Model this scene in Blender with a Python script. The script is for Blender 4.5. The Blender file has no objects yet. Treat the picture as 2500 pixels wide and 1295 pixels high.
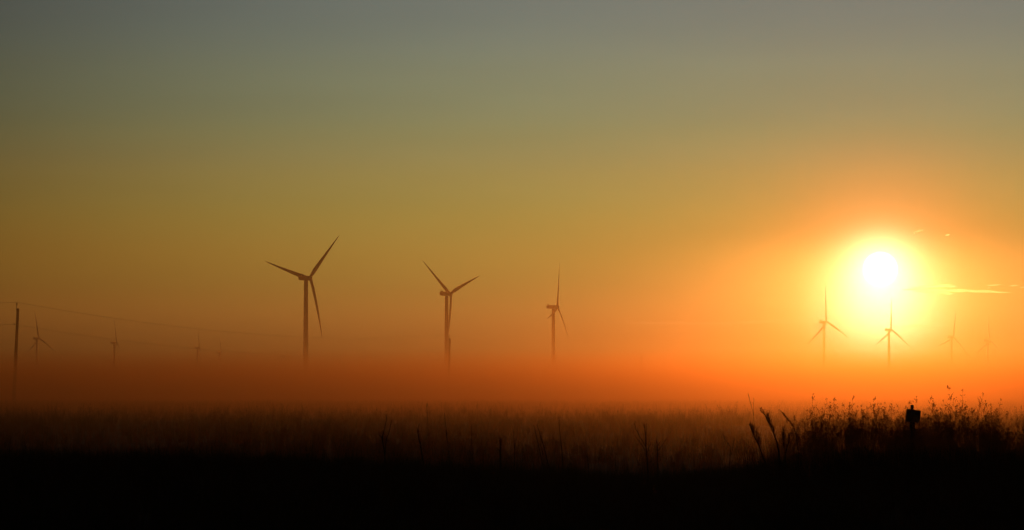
import bpy, math, random
import numpy as np
from mathutils import Vector, Matrix, noise as mnoise

random.seed(7); rng = np.random.default_rng(7)
S = bpy.context.scene
COL = S.collection
R = math.radians

# ------------------------------------------------------------------ camera
CAM = Vector((0, 0, 2.0))
FPX = 7000.0                      # focal length in pixels of the 2500 px wide photograph
HOR = 955.0                       # horizon line in the photograph
PITCH = math.atan((HOR - 647.5) / FPX)
cd = bpy.data.cameras.new('camera'); cam = bpy.data.objects.new('camera', cd); COL.objects.link(cam)
cam.location = CAM; cam.rotation_euler = (math.pi/2 + PITCH, 0, 0)
cd.sensor_width = 36; cd.lens = FPX/2500*36
cd.clip_start = 0.5; cd.clip_end = 60000
cd.dof.use_dof = True; cd.dof.focus_distance = 1500; cd.dof.aperture_fstop = 14
S.camera = cam

# ------------------------------------------------------------------ sky, sun, exposure
S.view_settings.view_transform = 'Standard'; S.view_settings.look = 'None'
S.view_settings.exposure = 0; S.view_settings.gamma = 1; S.view_settings.use_curve_mapping = False
S.render.engine = 'CYCLES'
S.cycles.use_denoising = True
S.cycles.volume_bounces = 1
S.cycles.max_bounces = 6
S.cycles.transparent_max_bounces = 16
S.cycles.sample_clamp_indirect = 3

SUN_AZ = math.degrees(math.atan(900/FPX))          # to the right of the view axis
SUN_EL = math.degrees(math.atan(295/FPX))
sd = Vector((math.sin(R(SUN_AZ))*math.cos(R(SUN_EL)), math.cos(R(SUN_AZ))*math.cos(R(SUN_EL)), math.sin(R(SUN_EL))))
SUN_E = 0.178
sl = bpy.data.lights.new('sun', 'SUN'); sun = bpy.data.objects.new('sun', sl); COL.objects.link(sun)
sl.energy = SUN_E; sl.color = (1.0, 0.40, 0.085); sl.angle = R(0.53)
sun.rotation_euler = (-sd).to_track_quat('-Z', 'Y').to_euler()
sun.location = (60, 400, 60)

W = bpy.data.worlds.new('World'); S.world = W; W.use_nodes = True
nt = W.node_tree; nt.nodes.clear()
class X:                           # tiny expression builder for math nodes
    def __init__(s, o): s.o = o
    def _b(s, op, *a, **k): return m_(op, s, *a)
    def __add__(s, b): return m_('ADD', s, b)
    def __radd__(s, b): return m_('ADD', s, b)
    def __sub__(s, b): return m_('SUBTRACT', s, b)
    def __rsub__(s, b): return m_('SUBTRACT', b, s)
    def __mul__(s, b): return m_('MULTIPLY', s, b)
    def __rmul__(s, b): return m_('MULTIPLY', s, b)
    def __truediv__(s, b): return m_('DIVIDE', s, b)
def m_(op, *args):
    n = nt.nodes.new('ShaderNodeMath'); n.operation = op
    for i, a in enumerate(args):
        if isinstance(a, X): nt.links.new(a.o, n.inputs[i])
        else: n.inputs[i].default_value = a
    return X(n.outputs[0])
def v_(op, a, b=None, scale=None):
    n = nt.nodes.new('ShaderNodeVectorMath'); n.operation = op
    for i, q in ((0, a), (1, b)):
        if q is None: continue
        if isinstance(q, X): nt.links.new(q.o, n.inputs[i])
        else: n.inputs[i].default_value = q
    if scale is not None:
        if isinstance(scale, X): nt.links.new(scale.o, n.inputs['Scale'])
        else: n.inputs['Scale'].default_value = scale
    return n
def exp2g(x): return m_('EXPONENT', (x*x)*-1.0)
tc = nt.nodes.new('ShaderNodeTexCoord'); D = X(tc.outputs['Generated'])
sep = nt.nodes.new('ShaderNodeSeparateXYZ'); nt.links.new(D.o, sep.inputs[0])
dx, dy, dz = [X(sep.outputs[i]) for i in range(3)]
el = m_('ARCSINE', dz)*57.2958
az = m_('ARCTAN2', dx, dy)*57.2958 - SUN_AZ
# elevation ramp of the clear air near the sun's azimuth (linear colours)
stops = SKY = [(-3, (0.12, 0.05, 0.01)), (0, (0.17, 0.085, 0.016)), (0.7, (0.22, 0.15, 0.036)), (1.4, (0.4, 0.245, 0.055)), (2.1, (0.352, 0.272, 0.057)), (2.9, (0.349, 0.296, 0.064)), (3.7, (0.313, 0.298, 0.079)), (4.5, (0.285, 0.281, 0.102)), (5.4, (0.223, 0.26, 0.132)), (6.6, (0.185, 0.236, 0.165)), (7.8, (0.148, 0.196, 0.175)), (10, (0.19, 0.215, 0.17)), (16, (0.07, 0.09, 0.095)), (30, (0.025, 0.035, 0.042)), (60, (0.008, 0.012, 0.018))]
rp = nt.nodes.new('ShaderNodeValToRGB'); cr = rp.color_ramp; cr.interpolation = 'CARDINAL'
def pos(e): return (math.log(1 + (e+3)/6))/math.log(1 + 93/6)
while len(cr.elements) < len(stops): cr.elements.new(0.5)
for k, (e, c) in enumerate(stops): cr.elements[k].position = pos(e)
for k, (e, c) in enumerate(stops): cr.elements[k].color = (*c, 1)
pe = m_('LOGARITHM', m_('MAXIMUM', (el+3.0)/6.0 + 1.0, 1.0), math.e)/math.log(1+93/6)
nt.links.new(pe.o, rp.inputs[0])
fall = m_('EXPONENT', m_('POWER', m_('ABSOLUTE', az)/17.8, 3.0)*-1.0)*0.95 + 0.05
warm = m_('POWER', m_('MINIMUM', m_('ABSOLUTE', az)/17.0, 1.0), 1.6)*m_('EXPONENT', ((el-2.2)/2.4)*((el-2.2)/2.4)*-1.0)
cx = nt.nodes.new('ShaderNodeCombineXYZ')
for i, k_ in enumerate((.46, -.04, -.30)): nt.links.new((warm*k_ + 1.0).o, cx.inputs[i])
base = X(v_('SCALE', X(v_('MULTIPLY', X(rp.outputs[0]), X(cx.outputs[0])).outputs[0]), scale=fall).outputs[0])
def glow(center, sx, sy, col, acc):
    c = Vector((math.sin(R(center[0]))*math.cos(R(center[1])), math.cos(R(center[0]))*math.cos(R(center[1])), math.sin(R(center[1]))))
    a = (m_('ARCTAN2', dx, dy)*57.2958 - center[0])/sx
    b = (el - center[1])/sy
    g = m_('EXPONENT', (a*a + b*b)*-1.0)
    t = X(v_('SCALE', col, scale=g).outputs[0])
    return X(v_('ADD', acc, t).outputs[0])
GLOWS = [((SUN_AZ, SUN_EL-.05), 1.60, 1.58, (.56,.03,.01)),
         ((SUN_AZ, SUN_EL-.78), 1.14, 1.20, (1.3,.60,.14)),
         ((SUN_AZ, SUN_EL-.84), .92, .97, (2.4,2.1,1.4)),
         ((SUN_AZ, SUN_EL-.02), .56, .52, (2.2,2.1,1.1))]
acc = base
for g in GLOWS: acc = glow(*g, acc)
# faint uneven streaks in the sky colour, drawn out sideways
nv = nt.nodes.new('ShaderNodeCombineXYZ'); nt.links.new((az*.16).o, nv.inputs[0]); nt.links.new((el*1.1).o, nv.inputs[1])
nn = nt.nodes.new('ShaderNodeTexNoise'); nn.inputs['Scale'].default_value = 1.3; nn.inputs['Detail'].default_value = 5; nt.links.new(nv.outputs[0], nn.inputs['Vector'])
acc = X(v_('SCALE', acc, scale=(X(nn.outputs[0])-.5)*.11 + 1.0).outputs[0])
gam = X(v_('LENGTH', X(v_('SUBTRACT', D, tuple(sd)).outputs[0])).outputs['Value'])*57.2958
disc = m_('SMOOTH_MIN', m_('MAXIMUM', (0.35 - gam)/0.20, 0.0), 1.0, 0.2)
acc = X(v_('ADD', acc, X(v_('SCALE', (12., 11., 9.), scale=disc).outputs[0])).outputs[0])
bg = nt.nodes.new('ShaderNodeBackground'); nt.links.new(acc.o, bg.inputs[0]); bg.inputs[1].default_value = 1
sk = nt.nodes.new('ShaderNodeTexSky'); sk.sky_type = 'NISHITA'; sk.sun_disc = False
sk.sun_elevation = R(SUN_EL); sk.sun_rotation = R(SUN_AZ); sk.dust_density = 3
bg2 = nt.nodes.new('ShaderNodeBackground'); nt.links.new(sk.outputs[0], bg2.inputs[0]); bg2.inputs[1].default_value = 0.001
ad = nt.nodes.new('ShaderNodeAddShader'); nt.links.new(bg.outputs[0], ad.inputs[0]); nt.links.new(bg2.outputs[0], ad.inputs[1])
wo = nt.nodes.new('ShaderNodeOutputWorld'); nt.links.new(ad.outputs[0], wo.inputs[0])
W.cycles.sampling_method = 'MANUAL'; W.cycles.sample_map_resolution = 2048

# ------------------------------------------------------------------ helpers
def at(px, py, dist):
    """point at ground distance dist (along +Y) seen at photo pixel px,py"""
    v = Vector(((px-1250)/FPX, 1, -(py-647.5)/FPX))
    c, s = math.cos(PITCH), math.sin(PITCH)
    w = Vector((v.x, v.y*c - v.z*s, v.y*s + v.z*c))
    return CAM + w*(dist/w.y)

def tag(o, label=None, cat=None, group=None, kind=None):
    if label: o['label'] = label
    if cat: o['category'] = cat
    if group: o['group'] = group
    if kind: o['kind'] = kind
    return o
def empty(name, loc=(0,0,0), rz=0):
    o = bpy.data.objects.new(name, None); COL.objects.link(o); o.location = loc; o.rotation_euler.z = rz
    o.empty_display_size = .5
    return o
class MB:
    def __init__(s): s.v = []; s.f = []
    def tube(s, pts, rad, n=8, cap=True):
        pts = [Vector(p) for p in pts]; b0 = len(s.v)
        for i, p in enumerate(pts):
            t = (pts[min(i+1, len(pts)-1)] - pts[max(i-1, 0)]).normalized()
            a = t.cross(Vector((0.13, 1, 0.21))).normalized(); b = t.cross(a)
            r = rad[i] if hasattr(rad, '__len__') else rad
            for k in range(n):
                q = 2*math.pi*k/n
                s.v.append(p + (a*math.cos(q) + b*math.sin(q))*r)
        for i in range(len(pts)-1):
            for k in range(n):
                k2 = (k+1) % n
                s.f.append((b0+i*n+k, b0+i*n+k2, b0+(i+1)*n+k2, b0+(i+1)*n+k))
        if cap:
            s.f.append(tuple(b0+k for k in reversed(range(n))))
            s.f.append(tuple(b0+(len(pts)-1)*n+k for k in range(n)))
        return s
    def loft(s, rings):
        b0 = len(s.v); n = len(rings[0])
        for r in rings: s.v += [Vector(p) for p in r]
        for i in range(len(rings)-1):
            for k in range(n):
                k2 = (k+1) % n
                s.f.append((b0+i*n+k, b0+i*n+k2, b0+(i+1)*n+k2, b0+(i+1)*n+k))
        s.f.append(tuple(b0+k for k in reversed(range(n))))
        s.f.append(tuple(b0+(len(rings)-1)*n+k for k in range(n)))
        return s
    def box(s, c, h, M=None):
        b0 = len(s.v); c = Vector(c)
        for z in (-1,1):
            for y in (-1,1):
                for x in (-1,1):
                    p = Vector((x*h[0], y*h[1], z*h[2]))
                    if M: p = M @ p
                    s.v.append(c + p)
        for f in ((0,2,3,1),(4,5,7,6),(0,1,5,4),(2,6,7,3),(0,4,6,2),(1,3,7,5)): s.f.append(tuple(b0+i for i in f))
        return s
    def blob(s, c, r, n=6, m=4):
        b0 = len(s.v); c = Vector(c); r = Vector(r) if hasattr(r, '__len__') else Vector((r,r,r))
        rings = []
        for j in range(1, m):
            t = math.pi*j/m
            for k in range(n):
                q = 2*math.pi*k/n
                s.v.append(c + Vector((r.x*math.sin(t)*math.cos(q), r.y*math.sin(t)*math.sin(q), r.z*math.cos(t))))
        top = len(s.v); s.v.append(c + Vector((0,0,r.z))); s.v.append(c - Vector((0,0,r.z)))
        for j in range(m-2):
            for k in range(n):
                k2 = (k+1) % n
                s.f.append((b0+j*n+k, b0+(j+1)*n+k, b0+(j+1)*n+k2, b0+j*n+k2))
        for k in range(n):
            k2 = (k+1) % n
            s.f.append((top, b0+k, b0+k2)); s.f.append((top+1, b0+(m-2)*n+k2, b0+(m-2)*n+k))
        return s
    def mesh(s, name, mat, smooth=False):
        me = bpy.data.meshes.new(name); me.from_pydata([tuple(v) for v in s.v], [], s.f); me.update()
        if mat: me.materials.append(mat)
        if smooth: me.polygons.foreach_set('use_smooth', [True]*len(me.polygons))
        return me
    def build(s, name, mat, parent=None, smooth=False):
        o = bpy.data.objects.new(name, s.mesh(name, mat, smooth)); COL.objects.link(o)
        if parent: o.parent = parent
        return o

def mat(name, col, rough=.8, var=.25, scale=5, bump=0, transl=0, col2=None, detail=6):
    m = bpy.data.materials.new(name); m.use_nodes = True
    t = m.node_tree; N = t.nodes; L = t.links; b = N['Principled BSDF']
    b.inputs['Roughness'].default_value = rough
    b.inputs['Specular IOR Level'].default_value = .3
    co = N.new('ShaderNodeTexCoord'); nz = N.new('ShaderNodeTexNoise'); nz.inputs['Scale'].default_value = scale; nz.inputs['Detail'].default_value = detail
    L.new(co.outputs['Object'], nz.inputs['Vector'])
    mx = N.new('ShaderNodeMix'); mx.data_type = 'RGBA'
    c2 = col2 or tuple(c*(1-var) for c in col)
    mx.inputs[6].default_value = (*col, 1); mx.inputs[7].default_value = (*c2, 1)
    cr = N.new('ShaderNodeMapRange'); cr.inputs[1].default_value = .35; cr.inputs[2].default_value = .65
    L.new(nz.outputs[0], cr.inputs[0]); L.new(cr.outputs[0], mx.inputs[0]); L.new(mx.outputs[2], b.inputs['Base Color'])
    if bump:
        bn = N.new('ShaderNodeBump'); bn.inputs['Strength'].default_value = bump; L.new(nz.outputs[0], bn.inputs['Height']); L.new(bn.outputs[0], b.inputs['Normal'])
    if transl:
        tr = N.new('ShaderNodeBsdfTranslucent'); L.new(mx.outputs[2], tr.inputs[0])
        ms = N.new('ShaderNodeMixShader'); ms.inputs[0].default_value = transl
        L.new(b.outputs[0], ms.inputs[1]); L.new(tr.outputs[0], ms.inputs[2]); L.new(ms.outputs[0], N['Material Output'].inputs[0])
    return m
def volmat(name, dens, g, col=(.96,.68,.36)):
    m = bpy.data.materials.new(name); m.use_nodes = True
    t = m.node_tree; t.nodes.remove(t.nodes['Principled BSDF'])
    v = t.nodes.new('ShaderNodeVolumePrincipled'); v.inputs['Density'].default_value = dens
    v.inputs['Anisotropy'].default_value = g; v.inputs['Color'].default_value = (*col, 1)
    t.links.new(v.outputs[0], t.nodes['Material Output'].inputs['Volume'])
    return m

M_soil = mat('soil', (.045,.035,.025), .95, scale=.6, bump=.3, col2=(.025,.022,.014))
M_grass = mat('dry_grass', (.07,.05,.025), .8, scale=2, transl=.25, col2=(.035,.032,.014))
M_seed = mat('seed_head', (.27,.10,.04), .8, scale=9, transl=.5)
M_stem = mat('weed_stem', (.05,.035,.022), .85, scale=12, bump=.3)
M_white = mat('turbine_paint', (.62,.62,.60), .38, var=.12, scale=.35)
M_grey = mat('nacelle_paint', (.55,.55,.54), .45, var=.15, scale=.8)
M_dark = mat('dark_metal', (.08,.08,.085), .5, scale=4)
M_wood = mat('creosoted_wood', (.075,.05,.035), .85, scale=3, bump=.4, col2=(.04,.028,.02))
M_porc = mat('glazed_insulator', (.10,.07,.06), .25, scale=10)
M_wire = mat('aluminium_wire', (.16,.16,.16), .5, scale=2)
M_sign = mat('sign_back', (.22,.21,.20), .6, scale=14, col2=(.12,.10,.08), bump=.15)
M_bird = mat('feathers', (.03,.028,.03), .8, scale=30)
M_leaf = mat('bush_leaf', (.05,.06,.025), .8, scale=4, transl=.2)

# ------------------------------------------------------------------ air
def boxobj(name, lo, hi, m):
    c = [(a+b)/2 for a, b in zip(lo, hi)]; h = [(b-a)/2 for a, b in zip(lo, hi)]
    return MB().box(c, h).build(name, m)
HAZE_D, FOG_D, BANK_D = 0.000085, 0.0004, 0.0020
G = 0.93
tag(boxobj('haze', (-4500, -400, -4), (4500, 9600, 150), volmat('haze_air', HAZE_D, .80, (.97,.62,.34))), 'thin warm morning haze over the whole plain', 'haze', kind='stuff')
tag(boxobj('ground_mist', (-1500, 60, -3), (1500, 1980, 18), volmat('mist_air', FOG_D, G)), 'thin mist lying low over the near field', 'mist', kind='stuff')
tag(boxobj('fog_bank', (-1490, 70, -2.8), (1490, 1970, 8.5), volmat('fog_air', BANK_D, G, (.97,.47,.17))), 'dense low fog bank hiding the tower bases', 'fog', kind='stuff')

tag(boxobj('ground_fog', (-1480, 180, -2.6), (1480, 1960, 4.6), volmat('ground_fog_air', 0.0090, G, (.96,.36,.11))), 'thickest fog lying on the far field', 'fog', kind='stuff')


# added scattering lens, stands in for sun glare veiling the pale turbines: thick in its middle, thinning to nothing at its rim
mb = MB(); K, NR = 64, 18
for sgn in (-1, 1):
    b0 = len(mb.v); mb.v.append(Vector((0, sgn*110, 0)))
    for j in range(1, NR+1):
        r = j/NR
        for k in range(K):
            q = 2*math.pi*k/K; mb.v.append(Vector((470*r*math.cos(q), sgn*(110*(1-r*r)**2 + .01), 88*r*math.sin(q))))
    for k in range(K):
        k2 = (k+1) % K; f = (b0, b0+1+k, b0+1+k2); mb.f.append(f if sgn < 0 else f[::-1])
        for j in range(NR-1):
            f = (b0+1+j*K+k, b0+1+(j+1)*K+k, b0+1+(j+1)*K+k2, b0+1+j*K+k2); mb.f.append(f if sgn < 0 else f[::-1])
h0 = 1+(NR-1)*K; h1 = h0 + 1 + NR*K
for k in range(K):
    k2 = (k+1) % K; mb.f.append((h0+k, h1+k, h1+k2, h0+k2))
mp = mb.build('glare_veil', volmat('glare_veil_air', 0.00075, .96, (1,.98,.85)), smooth=True)
mp.location = (405, 3090, 97); tag(mp, 'added veil of sun glare in front of the turbines below the sun', 'mist', kind='stuff')

# ------------------------------------------------------------------ terrain
BD = 46.0
_bx = [0,400,800,1100,1300,1600,1800,1900,2000,2150,2300,2500,2700]
_by = [1080,1085,1100,1115,1135,1160,1135,1110,1090,1076,1076,1090,1100]
def berm(x):
    px = 1250 + x/BD*FPX
    return 2 - (np.interp(px, _bx, _by) + 62 - HOR)/FPX*BD
def zg(x, y):
    b = berm(x)
    t = (y-BD)
    w = math.exp(-(t/9.0)**2) if t > 0 else 1/(1+(t/16.0)**2)
    n = mnoise.noise(Vector((x*.35, y*.35, 0)))*.05 + mnoise.noise(Vector((x*.05, y*.05, 3)))*.12
    far = mnoise.noise(Vector((x*.006, y*.006, 9)))*.5*min(1, max(0, (y-120)/400))
    return b*w + n - .02 + far
ys = np.concatenate([np.arange(-30, 24, 6), np.arange(24, 66, .8), 66*np.exp(np.linspace(0, math.log(9400/66), 110))])
us = np.linspace(-1, 1, 161); us = np.sign(us)*np.abs(us)**1.7
V = []; F = []
for j, y in enumerate(ys):
    half = 26 + max(y, 0)*.9
    half = min(half, 4300)
    for u in us:
        x = u*half; V.append((x, y, zg(x, y)))
n = len(us)
for j in range(len(ys)-1):
    for i in range(n-1):
        F.append((j*n+i, j*n+i+1, (j+1)*n+i+1, (j+1)*n+i))
me = bpy.data.meshes.new('ground'); me.from_pydata(V, [], F); me.materials.append(M_soil)
me.polygons.foreach_set('use_smooth', [True]*len(me.polygons))
g = bpy.data.objects.new('ground', me); COL.objects.link(g); tag(g, 'dark flat prairie ground', kind='structure')

# ------------------------------------------------------------------ wind turbines
BL = 44.0
def blade_mesh(sweep=1.0):
    rings = []; K = 16
    tw = 12
    for i in range(K):
        t = i/(K-1); r = 1.2 + t*(BL-1.2)
        if t < .12: c = 1.9 + (t/.12)**1.5*1.3
        else: c = 3.2*(1-(t-.12)/.88)**.9*.9 + .32
        th = 1.9*(1-t/.12)*.9 + .75 if t < .12 else .75*(1-t)**1.1 + .06
        if t > .985: c *= .35
        a = R(tw*(1-t)**2 - 1)
        # x = in plane (chord), y = along rotor axis, z = along blade
        off = -(c*.18) + sweep*1.5*t*t
        bend = -1.5*t*t
        ring = []
        for k in range(12):
            q = 2*math.pi*k/12
            X_ = c*.5*math.cos(q); Y_ = th*.5*math.sin(q)*(1 - .35*math.cos(q)*min(1, t*6))
            ring.append((X_*math.cos(a) - Y_*math.sin(a) + off, X_*math.sin(a) + Y_*math.cos(a) + bend, r))
        rings.append(ring)
    return MB().loft(rings).mesh('blade', M_white, True)
# local frame of a turbine: +Y is the rotor axis pointing out of the hub, Z up
HUBZ = 80.0
def tower_mesh():
    pts = []; rad = []
    for i in range(13):
        z = -2 + 80.2*i/12; pts.append((0,0,z)); rad.append(2.15 - .75*i/12)
    mb = MB().tube(pts, rad, 24)
    for z in (24, 50):
        r = 2.15 - .75*(z+2)/80.2; mb.tube([(0,0,z-.12),(0,0,z+.12)], r+.09, 24)
    return mb.mesh('tower', M_white, True)
def nacelle_mesh():
    rings = []
    for y, w, h, zc in ((-6.6,1.15,1.1,.1),(-6.2,1.5,1.45,.05),(-4,1.65,1.65,.0),(0,1.7,1.75,0),(2.2,1.6,1.65,0),(2.7,1.25,1.3,0)):
        ring = []
        for k in range(20):
            q = 2*math.pi*k/20
            cx, cz = math.cos(q), math.sin(q)
            p = .45
            ring.append((w*math.copysign(abs(cx)**p, cx), y, zc + h*math.copysign(abs(cz)**p, cz)))
        rings.append(ring)
    return MB().loft(rings).mesh('nacelle', M_grey, True)
def cooler_mesh():
    mb = MB().box((0,-5.0,2.0), (1.1,.5,.35))
    mb.tube([(.8,-5.8,1.6),(.8,-5.8,3.4)], .05, 6); mb.tube([(-.8,-5.8,1.6),(-.8,-5.8,3.2)], .05, 6)
    mb.box((.8,-5.8,3.4), (.25,.25,.08)); mb.box((-.8,-5.8,3.2), (.08,.4,.1))
    return mb.mesh('weather_mast', M_dark)
def hub_mesh():
    prof = [(2.75,1.2),(3.0,1.55),(3.9,1.65),(4.7,1.5),(5.3,1.1),(5.7,.55),(5.8,.1)]
    return MB().loft([[(r*math.cos(2*math.pi*k/20), y, r*math.sin(2*math.pi*k/20)) for k in range(20)] for y, r in prof]).mesh('hub', M_grey, True)
ME = dict(tower=tower_mesh(), nacelle=nacelle_mesh(), weather_mast=cooler_mesh(), hub=hub_mesh(), blade=blade_mesh())
def child(name, me, parent, loc=(0,0,0), rot=None):
    o = bpy.data.objects.new(name, me); COL.objects.link(o); o.parent = parent; o.location = loc
    if rot is not None: o.rotation_euler = rot
    return o
def turbine(hx, hy, dist, theta, psi, tilt, cone, label, group, sweep=None):
    """hub at pixel hx,hy; theta blade clock angle, psi yaw off the view axis"""
    hub = at(hx, hy, dist)
    az0 = math.atan2(hub.x, hub.y)
    # rotor axis: angle psi to the right of the line of sight (pointing away and right)
    ax = R(psi) + az0
    n = Vector((math.sin(ax), math.cos(ax), 0))
    base = hub - n*4.1 - Vector((0,0,HUBZ))
    t = empty('wind_turbine', base, -ax)      # local +Y -> n
    child('tower', ME['tower'], t)
    child('nacelle', ME['nacelle'], t, (0,0,HUBZ))
    child('weather_mast', ME['weather_mast'], t, (0,0,HUBZ))
    child('hub', ME['hub'], t, (0,0,HUBZ))
    for k in range(3):
        a = R(theta + 120*k)
        # blade z axis -> direction in rotor plane; tilt then cone
        Rt = Matrix.Rotation(R(tilt), 4, 'X')               # axis tips upward
        Ra = Matrix.Rotation(a, 4, 'Y')                     # clockwise seen from camera behind
        Rc = Matrix.Rotation(-math.atan(cone), 4, 'X')
        o = child('blade', ME['blade'], t)
        o.matrix_local = Matrix.Translation((0,4.1,HUBZ)) @ Rt @ Ra @ Rc
    tag(t, label, 'wind turbine', group)
    return t
GB = 'tall turbines rising from the fog near the centre'; GL = 'faint turbines on the left horizon'; GR = 'faint turbines around the sun'
TB = [
 (757,680,2036, 46,44,6,0, 'largest, leftmost of the three dark turbines, one blade pointing up right', GB),
 (1100,718,2380, 70,52,6,0, 'middle one of the three dark turbines, blades making a V above its tower', GB),
 (1361,750,2730, 14,74,3,.05, 'right one of the three dark turbines, seen side on with one blade straight up', GB),
 (95,827,4375, -5,54,7,.0, 'faint turbine right of the wooden power pole, a blade leaning slightly left of vertical', GL),
 (285,838,4786, -4,76,5,.0, 'faint side-on turbine, second from the power pole, its blade pointing up', GL),
 (487,850,5333, 1,78,5,.0, 'faint turbine under the power wire, third from the pole, upright thin blade', GL),
 (540,861,5900, -3,76,5,.0, 'very faint turbine just left of the largest dark turbine, fourth from the pole', GL),
 (698,871,6500, -2,80,5,.0, 'blade tip barely showing in fog just left of the largest turbine tower', GL),
 (893,873,6900, 0,80,5,.0, 'blade tip barely showing in fog between the largest and the middle turbine', GL),
 (1052,879,7000, -31,56,5,.0, 'barely visible leaning blade just left of the middle dark turbine tower', GL),
 (2018,787,3333, -6,52,0,.05, 'pale orange turbine at the left edge of the sun glow, upright blade', GR),
 (2176,806,3950, 0,52,2,.05, 'almost invisible turbine in the yellow glow straight below the sun', GR),
 (2328,824,4275, 10,50,3,.05, 'pale turbine right of the sun, its upper blade leaning right', GR),
 (2417,832,4560, 2,56,6,.0, 'rightmost pale turbine, upright blade near the right edge of the photo', GR),
]
for a in TB: turbine(*a)

# ------------------------------------------------------------------ power line
PTOP = 13.0
poles = []
def pole(px_top, dist, lean, label, second=True):
    p = at(px_top, HOR, dist); p.z = 0
    z0 = zg(p.x, p.y)
    t = empty('power_pole', (p.x, p.y, z0))
    t.rotation_euler = (0, R(lean), 0)
    hh = PTOP
    MB().tube([(0,0,-1),(0,0,hh*.5),(0,0,hh-.75)], [.24,.20,.165], 14).build('pole', M_wood, t, True)
    MB().tube([(-.17,0,hh-1.0),(-.17,0,hh-.35)], .035, 8).box((-.12,0,hh-.95),(.05,.05,.18)).build('bracket', M_dark, t)
    ins = MB()
    for k in range(3): ins.tube([(-.17,0,hh-.35+.1*k),(-.17,0,hh-.30+.1*k),(-.17,0,hh-.27+.1*k)], [.09,.12,.05], 10)
    ins.build('insulator', M_porc, t, True)
    MB().tube([(-.2,0,hh-2.72),(-.36,0,hh-2.72)], .05, 8).blob((-.38,0,hh-2.72), .09).build('neutral_clamp', M_porc, t)
    MB().tube([(.15,-.16,0),(.11,-.13,hh*.5),(.08,-.12,hh-3)], .02, 5).build('ground_wire', M_wire, t)
    tag(t, label, 'power pole', 'wooden power poles')
    M = Matrix.Translation(t.location) @ t.rotation_euler.to_matrix().to_4x4()
    poles.append((M @ Vector((-.17,0,hh)), M @ Vector((-.42,0,hh-2.72))))
    return t
pole(33, 355, 2.2, 'dark wooden power pole at the left edge, the nearest and tallest')
pole(1094, 552, 1.6, 'faint power pole lined up with the tower of the middle turbine')
pole(1561, 815, 3.5, 'small faint leaning power pole alone in the fog right of the turbines')
off = poles[0][0] - Vector((49.4, 197, 0))
prev = (Vector((off.x, off.y, poles[0][0].z)), Vector((off.x, off.y, poles[0][1].z)))
chain = [prev] + poles
def wire(a, b, sag, label):
    pts = []
    for i in range(41):
        t = i/40; p = a.lerp(b, t); p.z -= sag*4*t*(1-t); pts.append(p)
    o = MB().tube(pts, .0135, 6).build('power_wire', M_wire)
    tag(o, label, 'wire', 'wires of the power line')
names = ['leaving the frame left of the nearest power pole', 'sagging from the nearest pole towards the middle turbine', 'in the fog between the two far poles']
for i in range(3):
    wire(chain[i][0], chain[i+1][0], 2.2, 'upper thin wire ' + names[i])
    wire(chain[i][1], chain[i+1][1], 2.4, 'lower thin wire ' + names[i])

# ------------------------------------------------------------------ marker post on the mound
sp = at(2227, 1030, BD-.8)
zb = zg(sp.x, sp.y)
t = empty('marker_post', (sp.x, sp.y, zb))
top = at(2227, 992, BD-.8).z - zb
MB().loft([[(r*.8*math.cos(R(45+90*k))*1.25, r*math.sin(R(45+90*k)), z) for k in range(4)] for z, r in ((-.3,.06),(top-.3,.052),(top-.2,.05),(top-.16,.03),(top,.024))]).build('post', M_wood, t)
Mr = Matrix.Rotation(R(7.5), 3, 'Y') @ Matrix.Rotation(R(8), 3, 'Z')
MB().box((0,-.10, top-.155), (.116,.006,.100), Mr).build('sign_panel', M_sign, t)
for s_ in (-.045,.045): MB().blob(Vector((0,-.112,top-.155)) + Mr @ Vector((0,0,s_)), .008).build('bolt', M_dark, t)
MB().tube([(0,0,top-.03),(0,0,top+.012),(0,0,top+.02)], [.026,.026,.018], 10).build('cap', M_dark, t)
tag(t, 'short post with a square tilted sign panel on the grassy mound under the sun', 'sign post')

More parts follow.
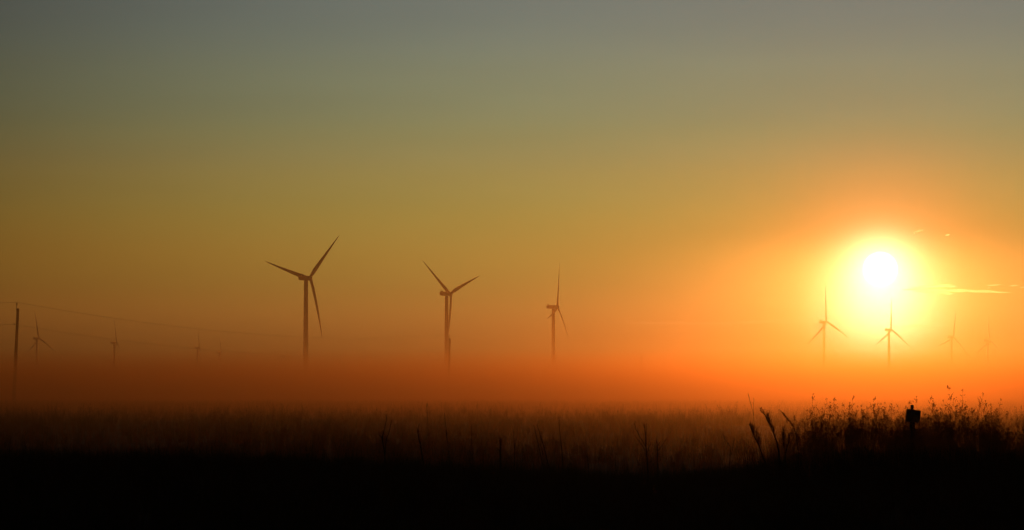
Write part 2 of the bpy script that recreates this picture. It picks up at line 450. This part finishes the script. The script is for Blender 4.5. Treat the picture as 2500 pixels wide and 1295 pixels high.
# ------------------------------------------------------------------ weeds that stand out
def stalk(name, label, cat, dist, lines, heads=(), spikes=(), group=None, droop=False):
    """lines: (list of px points bottom to top, r0, r1); built as 3-D stems spread in depth around dist"""
    first = lines[0][0][0]
    b = at(first[0], first[1], dist)
    gz = zg(b.x, b.y)
    root = empty(name, (b.x, b.y, gz))
    rd = random.Random(hash((first[0]*7+first[1])) & 0xffff)
    def loc(p, dd=0): return at(p[0], p[1], dist+dd) - root.location
    for i, (pts, r0, r1) in enumerate(lines):
        dd = [rd.uniform(-.12,.12)*(k/len(pts)) for k in range(len(pts))]
        P = [loc(p, d) for p, d in zip(pts, dd)]
        if i == 0 and P[0].z > 0: P = [Vector((P[0].x*1.0, P[0].y, -.1))] + P
        # resample with slight kinks
        Q = []
        for k in range(len(P)-1):
            for s in range(3):
                q = P[k].lerp(P[k+1], s/3)
                if s: q += Vector((rd.gauss(0,.004), rd.gauss(0,.01), 0))
                Q.append(q)
        Q.append(P[-1])
        rr = [r0 + (r1-r0)*k/(len(Q)-1) for k in range(len(Q))]
        MB().tube(Q, rr, 6).build('stem', M_stem, root)
    if heads:
        for p, r in heads:
            mb = MB().blob(loc(p), (r*.9, r*.9, r), 7, 5)
            for k in range(7):
                v = Vector((rd.gauss(0,1), rd.gauss(0,1), rd.gauss(0,1))).normalized()
                c0 = loc(p); mb.tube([c0, c0+v*r*1.6], [.003,.0015], 4, False)
            mb.build('seed_head', M_seed, root)
    if spikes:
        for (p0, p1, cnt, ln, spread) in spikes:
            mb = MB()
            for k in range(cnt):
                t_ = (k+rd.random())/cnt
                a = loc((p0[0]+(p1[0]-p0[0])*t_, p0[1]+(p1[1]-p0[1])*t_), rd.uniform(-.03,.03))
                L_ = ln*rd.uniform(.5,1.1)
                if droop: d = Vector((rd.uniform(.1,1), rd.uniform(-.5,.5), -rd.uniform(.2,1))).normalized()
                else: d = Vector((rd.uniform(-spread,spread), rd.uniform(-.4,.4), 1)).normalized()
                m = a + d*L_*.6; e = a + d*L_ + Vector((0,0,.01))
                mb.tube([a, m, e], [.0042,.0048,.002], 5)
                for s in range(3):
                    c = a.lerp(e, .35+.65*rd.random()) + Vector((rd.gauss(0,.007), rd.gauss(0,.007), rd.gauss(0,.007)))
                    mb.blob(c, (.0045,.0045,.010), 5, 3)
            mb.build('flower_branch', M_seed, root)['kind'] = 'stuff'
    tag(root, label, cat, group)
    return root
W1 = 50
stalk('dead_weed', 'forked dead weed, two upright prongs, against the red mist left of centre', 'weed', W1,
      [([(940,1125),(937,1093),(933.5,1070),(937.5,1052),(943.6,1026),(942,1013)], .013,.004), ([(934,1072),(928,1065),(923.5,1060)], .007,.003)],
      spikes=[((937,1100),(934,1075),5,.05,.6)])
stalk('dead_weed', 'single slanting dark weed stem with a knobbed tip beside the forked weed', 'weed', W1+.4,
      [([(939,1120),(942.6,1077),(950.6,1052),(955.6,1030)], .009,.005)], heads=[((955.8,1028),.013)])
stalk('dead_weed', 'thick crooked weed with a thin side twig, right of the forked weed', 'weed', W1,
      [([(1033,1125),(1028,1095),(1022,1068),(1019,1052)], .014,.008), ([(1022,1066),(1021,1048),(1024,1034)], .005,.003)], spikes=[((1027,1090),(1019,1052),9,.06,.5)])
stalk('dead_weed', 'tall thin whip-like weed with a side shoot near its middle, left of frame centre', 'weed', W1,
      [([(1098,1128),(1095,1097),(1090,1052),(1085,1008)], .011,.003), ([(1091,1060),(1088,1050)], .005,.003)], spikes=[((1096,1105),(1090,1055),6,.05,.4)])
stalk('dead_weed', 'faint thin straight weed between the whip-like one and the stubby one', 'weed', W1+5,
      [([(1153,1125),(1152,1096),(1151,1038)], .006,.003)])
stalk('dead_weed', 'stubby thick dark stump of weed just left of two thin straight stems', 'weed', W1,
      [([(1222,1140),(1221,1100),(1222,1070)], .02,.013), ([(1221,1102),(1212,1094)], .008,.004)], spikes=[((1221,1110),(1221,1072),10,.05,.4)])
stalk('dead_weed', 'thin upright weed stem close right of the stubby stump', 'weed', W1,
      [([(1256,1130),(1256,1100),(1254,1054)], .008,.003), ([(1256,1098),(1261,1062)], .004,.002)])
stalk('dead_weed', 'long weed stem leaning left, widest at its base, below the right dark turbine', 'weed', W1-1,
      [([(1343,1150),(1338,1132),(1324,1079),(1311,1036)], .018,.003), ([(1326,1112),(1319,1084)], .007,.003)])
stalk('dead_weed', 'thinner leaning weed stem close left of the long leaning one', 'weed', W1-.5,
      [([(1327,1145),(1319,1108),(1307,1053),(1303,1040)], .009,.003)])
stalk('dead_weed', 'thin nearly straight weed stem right of the pair of leaning stems', 'weed', W1,
      [([(1374,1130),(1372,1103),(1366,1050),(1365,1024)], .009,.003)], spikes=[((1366,1040),(1365,1022),4,.03,.5)])
stalk('dead_weed', 'short thin weed between the leaning stems and the branching weed', 'weed', W1+1,
      [([(1437,1140),(1434,1108),(1430,1074)], .008,.003)])
stalk('branching_weed', 'branching weed with small round seed heads, tallest right of centre', 'weed', W1-1,
      [([(1582,1165),(1581,1146),(1577,1089),(1576,1060),(1573,1040)], .014,.004), ([(1577,1092),(1564,1070),(1552,1048),(1549.6,1033)], .007,.003),
       ([(1575,1100),(1560,1078),(1549.6,1062)], .006,.003), ([(1577,1094),(1578,1060),(1578,1034)], .005,.0025), ([(1580,1110),(1583,1095),(1590,1081)], .006,.003), ([(1574,1046),(1568,1032)], .003,.002), ([(1558,1058),(1556,1045)], .003,.002)],
      heads=[((1547,1055),.012),((1573,1038),.015),((1572,1060),.01),((1561.6,1039),.008),((1552,1031),.010),((1549,1036),.009)])
stalk('branching_weed', 'smaller forked weed just right of the one with round seed heads', 'weed', W1,
      [([(1606,1150),(1605,1118),(1605,1085),(1602,1074)], .010,.004), ([(1606,1102),(1614,1091),(1627,1073)], .006,.003), ([(1605,1090),(1612,1078)], .005,.003)], heads=[((1628,1071),.012),((1602,1076),.010)], spikes=[((1605,1095),(1602,1076),5,.04,.6)])
stalk('dead_weed', 'short forked weed with a loose seed clump, left of the two leaning seed-head weeds', 'weed', W1,
      [([(1781,1140),(1782,1118),(1783.6,1094),(1777.6,1081)], .009,.004), ([(1784,1112),(1789.6,1094),(1793,1070)], .006,.003), ([(1778,1085),(1770,1072),(1764,1058)], .004,.002)], heads=[((1765,1061),.013),((1768,1066),.011),((1762,1056),.008)])
stalk('seed_head_weed', 'shorter leaning weed with an upright brush of seed branches, left edge of the mound', 'weed', BD,
      [([(1872,1150),(1866,1125),(1852,1086),(1840,1062),(1829,1036)], .016,.005)],
      spikes=[((1856,1092),(1838,1058),24,.20,.22),((1840,1062),(1829,1037),8,.06,.5)])
stalk('seed_head_weed', 'tallest leaning weed with a long comb of seed branches pointing up left', 'weed', BD,
      [([(1904,1155),(1902,1110),(1897,1080),(1884,1048),(1870,1018),(1856,1002)], .02,.005)],
      spikes=[((1893,1070),(1872,1022),26,.14,.3),((1872,1020),(1856,1003),7,.07,.25)])
stalk('drooping_seed_grass', 'arching grass head drooping to the left above the dark mound edge', 'grass', BD,
      [([(1950,1120),(1946,1070),(1936,1040),(1920,1018),(1902,1000)], .007,.003)], spikes=[((1938,1044),(1904,1002),18,.07,.4)], droop=True)
stalk('seed_head_weed', 'dark bushy weed between the tall leaning weed and the mound', 'weed', BD,
      [([(1920,1150),(1916,1100),(1912,1060),(1914,1045)], .014,.005), ([(1917,1110),(1926,1080),(1928,1062)], .010,.004)],
      spikes=[((1916,1110),(1912,1050),26,.09,.5),((1920,1100),(1928,1066),16,.08,.5)])
stalk('tall_grass_stem', 'faint tall stem pair standing above the fogged field left of the mound', 'grass', 115,
      [([(1842,1040),(1838,1005),(1832,985),(1826,960)], .012,.006), ([(1840,1015),(1840,990),(1840,972)], .009,.005)], spikes=[((1834,992),(1826,962),6,.12,.5)])
stalk('tall_grass_stem', 'faint thin stem above the fogged grass left of centre', 'grass', 110,
      [([(1045,1040),(1043,1010),(1042,985)], .012,.006)], spikes=[((1043,1005),(1042,988),6,.12,.4)])

# ------------------------------------------------------------------ bushes
def leafy(name, label, px, py, dist, w, h, nleaf, cat='bush'):
    p = at(px, py, dist); p.z = zg(p.x, p.y)
    t = empty(name, p)
    rd = random.Random(px)
    st = MB()
    for k in range(9):
        a = rd.uniform(0, 6.28); e = Vector((math.cos(a)*w*.35, math.sin(a)*w*.35, h*rd.uniform(.6,.95)))
        st.tube([(0,0,-.1), e*.5+Vector((0,0,h*.15)), e], [.03*h/1.5+.005,.015*h/1.5,.004], 5)
    st.build('stem', M_stem, t)
    lf = MB()
    lobes = [(Vector((rd.uniform(-.36,.36)*w, rd.uniform(-.3,.3)*w, h*rd.uniform(.3,.78))), rd.uniform(.14,.3)*min(w,h*1.4)) for _ in range(10)]
    for k in range(nleaf):
        c, r = rd.choice(lobes)
        v = Vector((rd.gauss(0,1), rd.gauss(0,1), rd.gauss(0,1))).normalized()*r*rd.random()**.35
        q = c + v
        if q.z < 0: continue
        s = w*.022*rd.uniform(.6,1.3)
        a = Vector((rd.gauss(0,1), rd.gauss(0,1), rd.gauss(0,1))).normalized(); b = a.orthogonal().normalized()
        i = len(lf.v); lf.v += [q-a*s, q+b*s*.5, q+a*s, q-b*s*.5]; lf.f.append((i,i+1,i+2,i+3))
    lf.build('foliage', M_leaf, t)
    tag(t, label, cat)
leafy('bush', 'dim round bush in the fog below the faint turbines on the left', 422, 952, 700, 7.5, 4.5, 1800)
leafy('low_bush', 'small dark low bush in the dip left of the mound', 1630, 1165, 47.5, .26, .22, 500)
leafy('low_bush', 'small dark low bush right of the stubby weed stump', 1478, 1160, 47.5, .22, .17, 400)

# ------------------------------------------------------------------ birds
def bird(px, py, dist, label, roll):
    p = at(px, py, dist); t = empty('bird', p, roll)
    MB().blob((0,0,0), (.07,.2,.07), 8, 6).blob((0,.2,.03), (.04,.06,.04), 6, 4).build('body', M_bird, t, True)
    for s in (-1,1):
        mb = MB(); ch = [(0,.12,.0),(.22,.13,.10),(.5,.04,.03)]
        mb.v += [Vector((s*x, y, z)) for x, y, z in ch] + [Vector((s*x, y-.16+.07*i, z)) for i, (x, y, z) in enumerate(ch)]
        mb.v += [v+Vector((0,0,.012)) for v in mb.v[:6]]
        mb.f += [(0,1,4,3),(1,2,5,4),(6,9,10,7),(7,10,11,8),(0,6,7,1),(1,7,8,2),(2,8,11,5),(5,11,10,4),(4,10,9,3)]
        mb.build('wing', M_bird, t)
    MB().loft([[(-.03,-.18,-.005),(.03,-.18,-.005),(.03,-.18,.01),(-.03,-.18,.01)],[(-.06,-.34,-.005),(.06,-.34,-.005),(.06,-.34,.005),(-.06,-.34,.005)]]).build('tail', M_bird, t)
    tag(t, label, 'bird', 'specks of birds left of the middle turbine')
bird(986, 819, 520, 'tiny dark bird flying left of the middle turbine, the upper of two', .7)
bird(973, 843, 620, 'tiny faint bird flying left of the middle turbine, the lower of two', 1.2)

# ------------------------------------------------------------------ clouds (real thin volumes 20 km out)
CD = 20000.0
def cloud(name, label, strands, dens, group='thin cloud wisps round the sun'):
    b = at(strands[0][0], strands[0][2], CD)
    mb = MB(); rd = random.Random(int(strands[0][0]))
    for (x0, x1, y0, y1, th) in strands:
        a = at(x0, y0, CD) - b; c = at(x1, y1, CD) - b
        Ln = (c-a).length; H = th/FPX*CD/2; rings = []
        K = max(8, int(Ln/40)); depth = H*4 + 12
        for i in range(K+1):
            t = i/K; p = a.lerp(c, t)
            env = (math.sin(math.pi*(t*.98+.01)))**.6
            w = env*(1 + .5*mnoise.noise(Vector((t*Ln/60, y0, 1))))
            p = p + Vector((0, 0, H*1.0*mnoise.noise(Vector((t*Ln/90, y0*3, 7)))))
            rings.append([(p.x, p.y + depth*w*math.cos(2*math.pi*k/10), p.z + H*w*math.sin(2*math.pi*k/10)*(1+.4*mnoise.noise(Vector((t*Ln/35, k, y0))))) for k in range(10)])
        mb.loft(rings)
    o = mb.build(name, volmat('cloud_vapour', dens, .94, (1,1,1)), smooth=True); o.location = b
    tag(o, label, 'cloud', group)
cloud('cloud', 'bright wispy flat cloud right of the sun disc', [
    (2196,2300,706,709,6),(2215,2340,702,699,5),(2232,2380,709,711,6),(2250,2330,714,716,6),(2298,2330,719,718,3),(2290,2335,696,697,3),(2300,2470,707,715,6),(2225,2300,712,713,5),(2380,2420,712,714,4)], .02)
cloud('cloud', 'small broken cloud strands at the right end of the bright flat cloud', [
    (2406,2446,698,695,3),(2463,2488,699,697,3),(2488,2530,702,700,4),(2410,2418,704,703,2)], .014)
cloud('cloud', 'small bright double cloud fleck above right of the sun', [(2231,2241,569,565,4),(2240,2253,565,562,4)], .06)
cloud('cloud', 'single small bright cloud fleck farther right above the sun', [(2307,2319,574.5,572,4)], .05)
cloud('cloud', 'faint long cloud streak low to the left of the sun', [(1480,1760,787,791,8),(1700,2010,792,781,8),(1880,2000,786,784,5)], .0010)
cloud('cloud', 'faint short cloud streak low on the right below the sun', [(2190,2290,797,795,6),(2240,2300,801,800,4)], .005)

# ------------------------------------------------------------------ grass
lib = bpy.data.collections.new('tuft_library')
def ribbon(mb, pts, w, side):
    i = len(mb.v)
    for k, p in enumerate(pts):
        ww = w*(1-k/(len(pts)-1)*.85)
        mb.v += [Vector(p)-side*ww, Vector(p)+side*ww]
    for k in range(len(pts)-1):
        a = i+2*k; mb.f.append((a, a+1, a+3, a+2))
def tuft(idx, nb, h, spread, w, seedf):
    rd = random.Random(100+idx); mb = MB()
    for k in range(nb):
        a = rd.uniform(0, 6.28); hh = h*rd.uniform(.45,1); ln = rd.uniform(.05,.45)*hh
        b = Vector((rd.gauss(0,spread), rd.gauss(0,spread), -.03)); d = Vector((math.cos(a), math.sin(a), 0))
        side = Vector((-d.y, d.x, 0)); 
        pts = [b, b+d*ln*.25+Vector((0,0,hh*.5)), b+d*ln*.6+Vector((0,0,hh*.85)), b+d*ln+Vector((0,0,hh*rd.uniform(.8,1)))]
        ribbon(mb, pts, w, side)
    me = mb.mesh('grass_tuft', M_grass); o = bpy.data.objects.new('t%02d' % idx, me); lib.objects.link(o)
def panicle(idx, ns, h, droop):
    rd = random.Random(300+idx); mb = MB()
    for k in range(ns):
        a = rd.uniform(0, 6.28); hh = h*rd.uniform(.7,1.08); ln = rd.uniform(.05,.22)*hh
        b = Vector((rd.gauss(0,.06), rd.gauss(0,.06), -.03)); d = Vector((math.cos(a), math.sin(a), 0)); side = Vector((-d.y, d.x, 0))
        P = lambda t: b + d*ln*t*t + Vector((0,0,hh*t))
        ribbon(mb, [P(0),P(.35),P(.65),P(1)], .0035, side)
        # leaves
        for q in range(rd.randint(1,2)):
            t = rd.uniform(.1,.45); aa = rd.uniform(0,6.28); e = Vector((math.cos(aa), math.sin(aa), 0)); l = rd.uniform(.12,.28)
            ribbon(mb, [P(t), P(t)+e*l*.5+Vector((0,0,l*.6)), P(t)+e*l+Vector((0,0,l*.45))], .003, Vector((-e.y,e.x,0)))
        # panicle branches
        for q in range(rd.randint(13,18)):
            t = .52 + .48*rd.random(); aa = rd.uniform(0,6.28); e = Vector((math.cos(aa), math.sin(aa), 0))
            l = ((1.0-t)*.40+.035)*h*rd.uniform(.6,1.1)
            p0 = P(t); p1 = p0 + e*l*.33 + Vector((0,0,l*.6)); p2 = p0 + e*l*.6 + Vector((0,0,l*(1.0 - droop*.8*rd.random())))
            ribbon(mb, [p0,p1,p2], .0016, Vector((-e.y,e.x,0)))
            for s in range(rd.randint(5,8)):
                u = rd.uniform(.35,1); c = p0.lerp(p1, u*2) if u < .5 else p1.lerp(p2, u*2-1)
                sz = rd.uniform(.008,.014); dn = Vector((rd.gauss(0,.5), rd.gauss(0,.5), -1+1.4*rd.random())).normalized()
                sd_ = dn.orthogonal().normalized()*.0034
                i = len(mb.v); mb.v += [c, c+dn*sz*.5+sd_, c+dn*sz*1.3, c+dn*sz*.5-sd_]; mb.f.append((i,i+1,i+2,i+3))
    me = mb.mesh('seed_grass', M_seed); o = bpy.data.objects.new('t%02d' % idx, me); lib.objects.link(o)
for i in range(4): tuft(i, 36, .62, .11, .0055, 0)
for i in range(4, 7): tuft(i, 16, .85, .08, .004, 0)
for i in range(7, 12): panicle(i, 3, .95, .9 if i % 2 else .4)
for i in range(12, 14): tuft(i, 26, .9, .35, .014, 0)          # coarse tufts for far off

def scatter(name, pts, rot, scl, idx, lean, label, cat):
    me = bpy.data.meshes.new(name); me.from_pydata(pts, [], [])
    def attr(n, ty, vals):
        a = me.attributes.new(n, ty, 'POINT'); a.data.foreach_set('value' if ty != 'FLOAT_VECTOR' else 'vector', np.asarray(vals).ravel())
    attr('rot', 'FLOAT_VECTOR', np.stack([lean[:,0], lean[:,1], rot], 1).astype('f4'))
    attr('scl', 'FLOAT', np.asarray(scl, 'f4')); attr('idx', 'INT', np.asarray(idx, 'i4'))
    o = bpy.data.objects.new(name, me); COL.objects.link(o)
    ng = bpy.data.node_groups.new(name+'_nodes', 'GeometryNodeTree')
    ng.interface.new_socket('Geometry', in_out='INPUT', socket_type='NodeSocketGeometry')
    ng.interface.new_socket('Geometry', in_out='OUTPUT', socket_type='NodeSocketGeometry')
    N, L = ng.nodes, ng.links
    gi = N.new('NodeGroupInput'); go = N.new('NodeGroupOutput'); ip = N.new('GeometryNodeInstanceOnPoints')
    ci = N.new('GeometryNodeCollectionInfo'); ci.inputs[0].default_value = lib; ci.inputs['Separate Children'].default_value = True; ci.inputs['Reset Children'].default_value = True
    def na(n, ty):
        q = N.new('GeometryNodeInputNamedAttribute'); q.data_type = ty; q.inputs[0].default_value = n; return q.outputs['Attribute']
    L.new(gi.outputs[0], ip.inputs['Points']); L.new(ci.outputs[0], ip.inputs['Instance']); ip.inputs['Pick Instance'].default_value = True
    L.new(na('idx','INT'), ip.inputs['Instance Index']); L.new(na('rot','FLOAT_VECTOR'), ip.inputs['Rotation']); L.new(na('scl','FLOAT'), ip.inputs['Scale'])
    L.new(ip.outputs[0], go.inputs[0])
    md = o.modifiers.new('scatter', 'NODES'); md.node_group = ng
    tag(o, label, cat, kind='stuff'); return o
def pack(name, xs, ys_, kinds, scs, label, cat):
    P = [(float(x), float(y), zg(float(x), float(y))) for x, y in zip(xs, ys_)]; k = len(P)
    scatter(name, P, rng.uniform(0, 6.28, k), scs, kinds, rng.normal(0, .09, (k,2)), label, cat)

# dense rough grass over the near bank (front slope and crest), whole width and beyond
k = 9000
ys_ = rng.uniform(30, 58, k); xs = rng.uniform(-1, 1, k)*(4 + ys_*.24)
pack('bank_grass', xs, ys_, rng.choice([0,1,2,3,4,5,6], k, p=[.2,.2,.2,.2,.07,.07,.06]), rng.uniform(.45,.8,k), 'dark rough grass covering the near bank', 'grass')
# seed grass on the right mound
def dens(px): return np.interp(px, [1500,1850,1900,1960,2050,2700,3200,3600], [0,.02,.12,.65,1,1,.8,.3])
k = 15000
ys_ = rng.uniform(BD-3, BD+6, k); px = rng.uniform(1500, 3500, k); keep = rng.random(k) < dens(px)*.125
ys_, px = ys_[keep], px[keep]; xs = (px-1250)/FPX*BD
k = len(xs); n2 = np.array([mnoise.noise(Vector((x*1.1, y*.5, 4))) for x, y in zip(xs, ys_)])
hp = np.interp(px, [1850,1920,2000,2100,2500,2700], [.48,.66,.94,.94,.86,.8])
pack('seed_grass', xs, ys_, rng.choice([7,8,9,10,11], k), hp*(1.0+.38*n2)*rng.uniform(.72,1.2,k), 'feathery seed grass crowning the mound on the right', 'grass')
# field behind the bank
k = 26000
t_ = rng.random(k)**1.1; ys_ = 56 + t_*260; xs = rng.uniform(-1, 1, k)*(6 + ys_*.21)
kd = rng.choice([4,5,6,7,8,9,10,11,0,1], k)
cl = np.array([mnoise.noise(Vector((x*.12, y*.05, 2))) for x, y in zip(xs, ys_)])
ok = cl > rng.uniform(-.75, -.1, k); xs, ys_, kd, cl = xs[ok], ys_[ok], kd[ok], cl[ok]; k = len(xs)
pack('field_grass', xs, ys_, kd, rng.uniform(.5,1.08,k)*(1+.55*cl), 'tall grass of the field fading into the mist', 'grass')
k = 26000
ys_ = 300 + rng.random(k)**1.2*1300; xs = rng.uniform(-1, 1, k)*(ys_*.21)
pack('distant_grass', xs, ys_, rng.choice([12,13], k), rng.uniform(.7,1.25,k)*1.1, 'far grass of the field lost in fog', 'grass')
